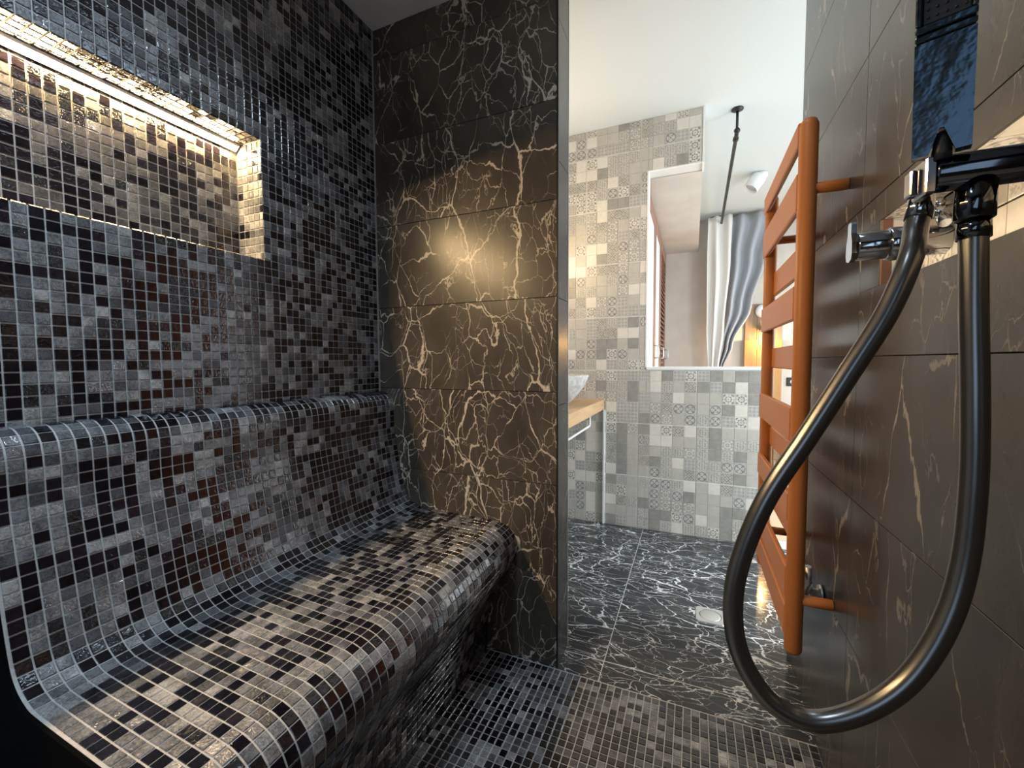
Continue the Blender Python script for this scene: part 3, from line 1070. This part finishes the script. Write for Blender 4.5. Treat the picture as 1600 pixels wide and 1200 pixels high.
sf = m.build('spray_face', BLACK, hs, origin=tuple(hp(0, 0.14, 0)))
m = MB()
for i in range(5):
    for k_ in range(20):
        m.lathe([(0.0010, 0), (0.0008, 0.0012), (0.0, 0.0014)], hp(-0.0088 + i * 0.0046, 0.0915 + k_ * 0.0053, -0.0060), -hn, 6)
nz = m.build('nozzles', RUBBER, sf, origin=tuple(hp(0, 0.14, 0)))
nz.location = Vector((0, 0, 0))
nz['kind'] = 'stuff'

HOSE_PTS = [(0.1866, 0.4202, 1.1000), (0.1880, 0.4180, 1.0381), (0.1906, 0.4164, 0.9725), (0.1920, 0.4156, 0.9109), (0.1887, 0.4138, 0.8481), (0.1771, 0.4092, 0.7986), (0.1563, 0.4043, 0.7546), (0.1282, 0.3991, 0.7246), (0.0965, 0.3954, 0.7076), (0.0697, 0.3949, 0.7109), (0.0508, 0.3966, 0.7290), (0.0385, 0.4005, 0.7571), (0.0360, 0.4038, 0.7949), (0.0434, 0.4071, 0.8349), (0.0608, 0.4099, 0.8844), (0.0876, 0.4135, 0.9352), (0.1150, 0.4175, 0.9884), (0.1389, 0.4207, 1.0362), (0.1535, 0.4260, 1.0768), (0.1625, 0.4430, 1.1041), (0.1670, 0.4490, 1.1245), (0.1685, 0.4480, 1.1460)]
hose = empty('shower_hose', (0.12, 0.41, 0.72), 'thick smoked metal hose hanging in a big loop from the outlet bar', 'hose')


def catmull3(pts, n=10):
    return catmull(pts, n)


m = MB(); m.tube(catmull3(HOSE_PTS), 0.0080, 20); m.build('hose_tube', HOSE, hose, origin=(0.12, 0.41, 0.9))
m = MB(); m.tube([(0.1866, 0.4202, 1.1008), (0.1869, 0.4198, 1.088)], [0.0094, 0.0094], 20); m.build('ferrule', DARK_CHROME, hose, origin=HOSE_PTS[0])
m = MB(); m.tube([(0.1645, 0.4460, 1.113), (0.1670, 0.4490, 1.1245), (0.1682, 0.4484, 1.142)], [0.0086, 0.0086, 0.0080], 20); m.build('ferrule', CHROME, hose, origin=HOSE_PTS[-2])

# ------------------------------------------------------------------ bathroom things
dr = empty('floor_drain', (0.079, 1.769, 0.0), 'square steel floor drain with a round lid in the marble floor', 'drain')
m = MB()
s_, r_ = 0.0525, 0.040
n = 32
outer, inner_ = [], []
for k in range(n):
    a = 2 * math.pi * k / n + math.pi / n
    c_, sn = math.cos(a), math.sin(a)
    q_ = s_ / max(abs(c_), abs(sn))
    outer.append((0.079 + c_ * q_, 1.769 + sn * q_)); inner_.append((0.079 + c_ * r_, 1.769 + sn * r_))
vs = [(*p, 0.0005) for p in outer] + [(*p, 0.003) for p in [(0.079 + (p[0] - 0.079) * 0.97, 1.769 + (p[1] - 1.769) * 0.97) for p in outer]] + [(*p, 0.003) for p in inner_] + [(*p, 0.0005) for p in inner_]
m.add(vs, [(L * n + k, L * n + (k + 1) % n, (L + 1) * n + (k + 1) % n, (L + 1) * n + k) for L in range(3) for k in range(n)])
m.build('frame', STEEL, dr, origin=(0.079, 1.769, 0))
m = MB(); m.lathe([(0.037, 0.0005), (0.037, 0.0024), (0.035, 0.003), (0.0, 0.0036)], (0.079, 1.769, 0)); m.build('lid', STEEL, dr, origin=(0.079, 1.769, 0))

m = MB(); m.box(-0.999, -0.493, 1.45, YT - 0.001, 0.705, 0.768, 0, 0.003)
tag(m.build('countertop', OAK, origin=(-0.75, 2.0, 0.736)), 'pale oak countertop under the stone basin', 'countertop')
m = MB()
R_ = 0.205
m.lathe([(0.0, 0.0), (0.085, 0.0), (0.105, 0.006), (0.150, 0.055), (0.185, 0.105), (R_, 0.150), (R_, 0.158), (R_ - 0.014, 0.158), (R_ - 0.03, 0.12), (0.12, 0.05), (0.05, 0.03), (0.0, 0.028)], (-0.715, 2.2, 0.769), seg=48)
tag(m.build('basin', STONE, origin=(-0.715, 2.2, 0.769)), 'round grey stone vessel basin on the oak countertop', 'basin')
rail = empty('towel_bar', (-0.515, 2.05, 0.705), 'white towel bar fixed below the oak countertop', 'towel rail')
m = MB(); m.tube([(-0.515, 1.70, 0.704), (-0.515, 1.70, 0.655), (-0.515, 1.712, 0.645), (-0.515, 2.26, 0.645), (-0.515, 2.27, 0.655), (-0.515, 2.27, 0.704)], 0.006, 12); m.build('bar', WHITE_TRIM, rail, origin=(-0.515, 2, 0.65))

sc = empty('wall_sconce', (-0.80, YT, 1.72), 'small warm wall sconce on the patterned tiles above the basin', 'wall lamp')
m = MB(); m.lathe([(0, 0), (0.04, 0), (0.04, 0.012), (0.03, 0.018), (0, 0.018)], (-0.80, YT - 0.0005, 1.78), (0, -1, 0)); m.build('backplate', BLACK, sc, origin=(-0.8, YT, 1.78))
m = MB(); m.tube([(-0.80, YT - 0.018, 1.78), (-0.80, YT - 0.33, 1.785), (-0.80, YT - 0.35, 1.76)], 0.006, 10)
m.tube([(-0.80, YT - 0.06, 1.79), (-0.715, YT - 0.065, 1.822), (-0.700, YT - 0.065, 1.805), (-0.712, YT - 0.065, 1.765)], 0.0025, 8); m.build('arm', BLACK, sc, origin=(-0.8, YT - 0.06, 1.78))
m = MB(); m.lathe([(0.0, 0.0), (0.018, 0.006), (0.030, 0.03), (0.026, 0.055), (0.012, 0.075), (0.010, 0.09)], (-0.80, YT - 0.35, 1.67)); m.build('bulb', BULB_MAT, sc, origin=(-0.8, YT - 0.35, 1.70))
point('sconce_light', (-0.80, YT - 0.44, 1.66), 8.0, WARM, 0.05)

# ------------------------------------------------------------------ beyond the partition
wr = empty('wardrobe', (-0.62, 3.65, 0), 'built-in wardrobe with louvred red brown doors under the bulkhead', 'wardrobe')
m = MB(); m.box(-0.99, -0.29, 2.70, 4.59, 0.0, 2.075); m.build('carcass', SHUTTER_WOOD, wr, origin=(-0.62, 3.65, 1.0))
for (y0, y1, lv) in ((2.72, 3.30, False), (3.305, 3.865, False), (3.87, 4.56, True)):
    m = MB()
    for a, b, c, d in ((y0, y0 + 0.06, 0.03, 2.06), (y1 - 0.06, y1, 0.03, 2.06), (y0 + 0.06, y1 - 0.06, 0.03, 0.12), (y0 + 0.06, y1 - 0.06, 1.97, 2.06)):
        m.box(-0.29, -0.265, a, b, c, d, 0, 0.002)
    dd = m.build('door', SHUTTER_WOOD, wr, origin=(-0.278, (y0 + y1) / 2, 1.0))
    if lv:
        m = MB()
        z = 0.135
        while z < 1.96:
            m.add([(-0.288, y0 + 0.06, z + 0.02), (-0.267, y0 + 0.06, z), (-0.265, y0 + 0.06, z + 0.006), (-0.286, y0 + 0.06, z + 0.026),
                   (-0.288, y1 - 0.06, z + 0.02), (-0.267, y1 - 0.06, z), (-0.265, y1 - 0.06, z + 0.006), (-0.286, y1 - 0.06, z + 0.026)],
                  [(0, 1, 2, 3), (4, 5, 6, 7), (0, 1, 5, 4), (1, 2, 6, 5), (2, 3, 7, 6), (3, 0, 4, 7)])
            z += 0.042
        sl = m.build('slats', SHUTTER_WOOD, dd); sl['kind'] = 'stuff'
    else:
        m = MB(); m.box(-0.287, -0.272, y0 + 0.06, y1 - 0.06, 0.12, 1.97)
        m.build('door_panel', WHITE_PAINT, dd)['label'] = 'pale door panel'
    m = MB(); m.tube([(-0.266, y1 - 0.03, 1.02), (-0.235, y1 - 0.03, 1.025), (-0.232, y1 - 0.03, 1.05), (-0.235, y1 - 0.03, 1.11), (-0.266, y1 - 0.03, 1.115)], 0.006, 8)
    m.build('handle', STEEL, dd)

# curtain rods hang from the ceiling on black stubs
rod = empty('curtain_rod', (0.21, 3.5, 2.26), 'long black curtain rod running back from the ceiling stub', 'curtain rod')
def stub(parent, x, y, zb):
    k = MB(); k.lathe([(0, 0), (0.030, 0), (0.030, 0.006), (0.010, 0.012), (0.008, 0.014)], (x, y, 2.3745), (0, 0, -1), 24)
    k.cyl((x, y, 2.364), (x, y, zb), 0.007, 12)
    return k.build('ceiling_stub', BLACK, parent, origin=(x, y, 2.37))
stub(rod, 0.2015, 2.667, 2.265)
m = MB(); m.tube([(0.2015, 2.655, 2.255), (0.2030, 2.75, 2.257), (0.222, 4.40, 2.272)], [0.011, 0.0105, 0.0105], 14); m.build('rod', BLACK, rod, origin=(0.21, 3.5, 2.26))
m = MB(); m.lathe([(0, -0.016), (0.012, -0.012), (0.016, 0), (0.012, 0.012), (0, 0.016)], (0.2016, 2.665, 2.258), (0, 1, 0), 16); m.build('joint', BLACK, rod, origin=(0.2016, 2.665, 2.258))
m = MB(); m.lathe([(0.013, -0.02), (0.015, -0.01), (0.015, 0.01), (0.013, 0.02)], (0.2030, 2.76, 2.257), (0.01, 1, 0.005), 16); m.build('collar', BLACK, rod, origin=(0.203, 2.76, 2.257))
rod2 = empty('curtain_rod', (0.6, 4.47, 2.3), 'short black rod behind the curtains on paired ceiling stubs', 'curtain rod')
stub(rod2, 0.165, 4.545, 2.30)
stub(rod2, 0.21, 4.545, 2.30)
m = MB(); m.tube([(0.13, 4.545, 2.295), (0.95, 4.545, 2.295)], 0.009, 12); m.build('rod', BLACK, rod2, origin=(0.5, 4.47, 2.295))


def curtain(name, mat, label, secs, nfold, amp, y0):
    """secs: (z, x left, x right, fold depth factor)"""
    mb = MB()
    nu, nz_ = nfold * 10, 34
    zt, zb = secs[0][0], secs[-1][0]
    rows_ = []
    for k in range(nz_ + 1):
        z = zt + (zb - zt) * k / nz_
        for s0, s1 in zip(secs, secs[1:]):
            if s0[0] >= z >= s1[0]:
                t = (s0[0] - z) / max(s0[0] - s1[0], 1e-6)
                t = t * t * (3 - 2 * t)
                xl, xr, am = (s0[i] + (s1[i] - s0[i]) * t for i in (1, 2, 3))
                break
        rows_.append([(xl + (xr - xl) * i / nu, y0 + amp * am * math.sin(2 * math.pi * nfold * i / nu + 0.6 * math.sin(3 * z)) + 0.006 * math.sin(5 * z + i * 0.3), z) for i in range(nu + 1)])
    vs = [p for r in rows_ for p in r]
    w1 = nu + 1
    fs = [(k * w1 + i, k * w1 + i + 1, (k + 1) * w1 + i + 1, (k + 1) * w1 + i) for k in range(nz_) for i in range(nu)]
    mb.add(vs, fs, True)
    o = mb.build(name, mat, origin=((secs[0][1] + secs[0][2]) / 2, y0, zb))
    sd = o.modifiers.new('thickness', 'SOLIDIFY'); sd.thickness = 0.002
    return tag(o, label, 'curtain')


curtain('white_curtain', CURT_W, 'white linen curtain panel hanging left of the grey curtain',
        [(2.335, 0.112, 0.315, 0.8), (1.95, 0.108, 0.305, 1.0), (1.3, 0.115, 0.262, 1.0), (0.92, 0.135, 0.225, 0.8), (0.12, 0.12, 0.25, 1.0)], 2, 0.030, 4.40)
curtain('grey_curtain', CURT_G, 'grey linen curtain swept towards the white curtain',
        [(2.345, 0.30, 0.72, 1.0), (1.95, 0.275, 0.60, 1.1), (1.5, 0.25, 0.49, 1.1), (1.15, 0.225, 0.345, 1.0), (0.90, 0.205, 0.262, 0.8), (0.12, 0.19, 0.33, 1.0)], 3, 0.034, 4.475)

sp_ = empty('ceiling_spotlight', (0.44, 3.62, 2.375), 'white cylindrical spotlight tilted on the white ceiling', 'ceiling light')
m = MB(); m.lathe([(0, 0), (0.042, 0), (0.042, 0.030), (0.038, 0.034), (0, 0.034)], (0.44, 3.62, 2.3745), (0, 0, -1)); m.build('base', LAMP_WHITE, sp_, origin=(0.44, 3.62, 2.37))
sd_ = Vector((-0.55, -0.15, -0.82)).normalized()
s0 = Vector((0.425, 3.61, 2.345))
m = MB(); m.lathe([(0, 0.0), (0.048, 0.0), (0.052, 0.004), (0.052, 0.105), (0.047, 0.105), (0.045, 0.085), (0, 0.083)], s0, sd_); m.build('spot_head', LAMP_WHITE, sp_, origin=tuple(s0))
m = MB(); m.lathe([(0, 0.0845), (0.043, 0.086), (0.043, 0.088), (0, 0.090)], s0, sd_); m.build('lens', STEEL, sp_, origin=tuple(s0))

# bedroom: wood panelling, honey headboard, lamps, bedside things
pn = empty('wall_panelling', (0.6, 4.58, 0), 'weathered brown wood panelling on the far wall', 'wall panel')
for k in range(3):
    x0 = 0.452 + k * 0.10
    panel(pn, x0, x0 + 0.099, 4.578, 4.599, 0.0, 1.53, BROWN_WOOD, 0.002, 'board')
hb = empty('headboard', (0.6, 4.54, 0), 'honey wood headboard glowing in warm lamp light', 'headboard')
for k in range(3):
    x0 = 0.447 + k * 0.103
    panel(hb, x0, x0 + 0.102, 4.535, 4.575, 0.0, 1.195, HONEY, 0.003, 'board')
lm = empty('wall_lamp', (0.60, 4.575, 1.46), 'round white wall lamp with a small hanging arm on the wood panelling', 'wall lamp')
m = MB(); m.lathe([(0, 0), (0.062, 0), (0.064, 0.008), (0.058, 0.022), (0.03, 0.030), (0, 0.031)], (0.595, 4.577, 1.462), (0, -1, 0)); m.build('disc', LAMP_WHITE, lm, origin=(0.595, 4.577, 1.462))
m = MB(); m.tube([(0.60, 4.55, 1.44), (0.59, 4.51, 1.40), (0.575, 4.50, 1.36), (0.578, 4.50, 1.32)], 0.006, 10); m.build('arm', STEEL, lm, origin=(0.59, 4.52, 1.40))
m = MB(); m.lathe([(0.022, 0.08), (0.05, 0.0), (0.047, 0.0), (0.020, 0.078)], (0.615, 4.50, 1.26)); m.build('lamp_shade', LAMP_WHITE, lm, origin=(0.615, 4.5, 1.28))
m = MB(); m.lathe([(0, 0), (0.014, 0.008), (0.018, 0.022), (0.010, 0.04), (0, 0.042)], (0.615, 4.50, 1.262)); m.build('bulb', BULB_MAT, lm, origin=(0.615, 4.5, 1.27))
point('bed_lamp_light', (0.615, 4.44, 1.20), 6.0, (1.0, 0.62, 0.22), 0.02)
ns_ = empty('bedside_table', (0.80, 4.42, 0), 'small brown wooden bedside table against the far wall', 'bedside table')
m = MB(); m.box(0.66, 0.80, 4.30, 4.53, 0.56, 0.60, 0, 0.003); m.build('top', BROWN_WOOD, ns_, origin=(0.73, 4.42, 0.58))
m = MB(); m.box(0.67, 0.79, 4.31, 4.53, 0.12, 0.56, 0, 0.003); m.build('body', BROWN_WOOD, ns_, origin=(0.73, 4.42, 0.3))
for a, b in ((0.68, 4.32), (0.78, 4.32), (0.68, 4.52), (0.78, 4.52)):
    m = MB(); m.cyl((a, b, 0), (a, b, 0.12), 0.012, 10); m.build('leg', BROWN_WOOD, ns_, origin=(a, b, 0.06))
sw = empty('light_switch', (0.845, 4.599, 0.80), 'dark square wall switch seen through the radiator gap', 'switch')
m = MB(); m.box(0.805, 0.885, 4.588, 4.5995, 0.76, 0.84, 0, 0.003); m.build('plate', BLACK, sw, origin=(0.845, 4.59, 0.80))
m = MB(); m.lathe([(0, 0), (0.022, 0), (0.020, 0.006), (0, 0.007)], (0.852, 4.5875, 0.80), (0, -1, 0)); m.build('rocker', LAMP_WHITE, sw, origin=(0.852, 4.588, 0.80))
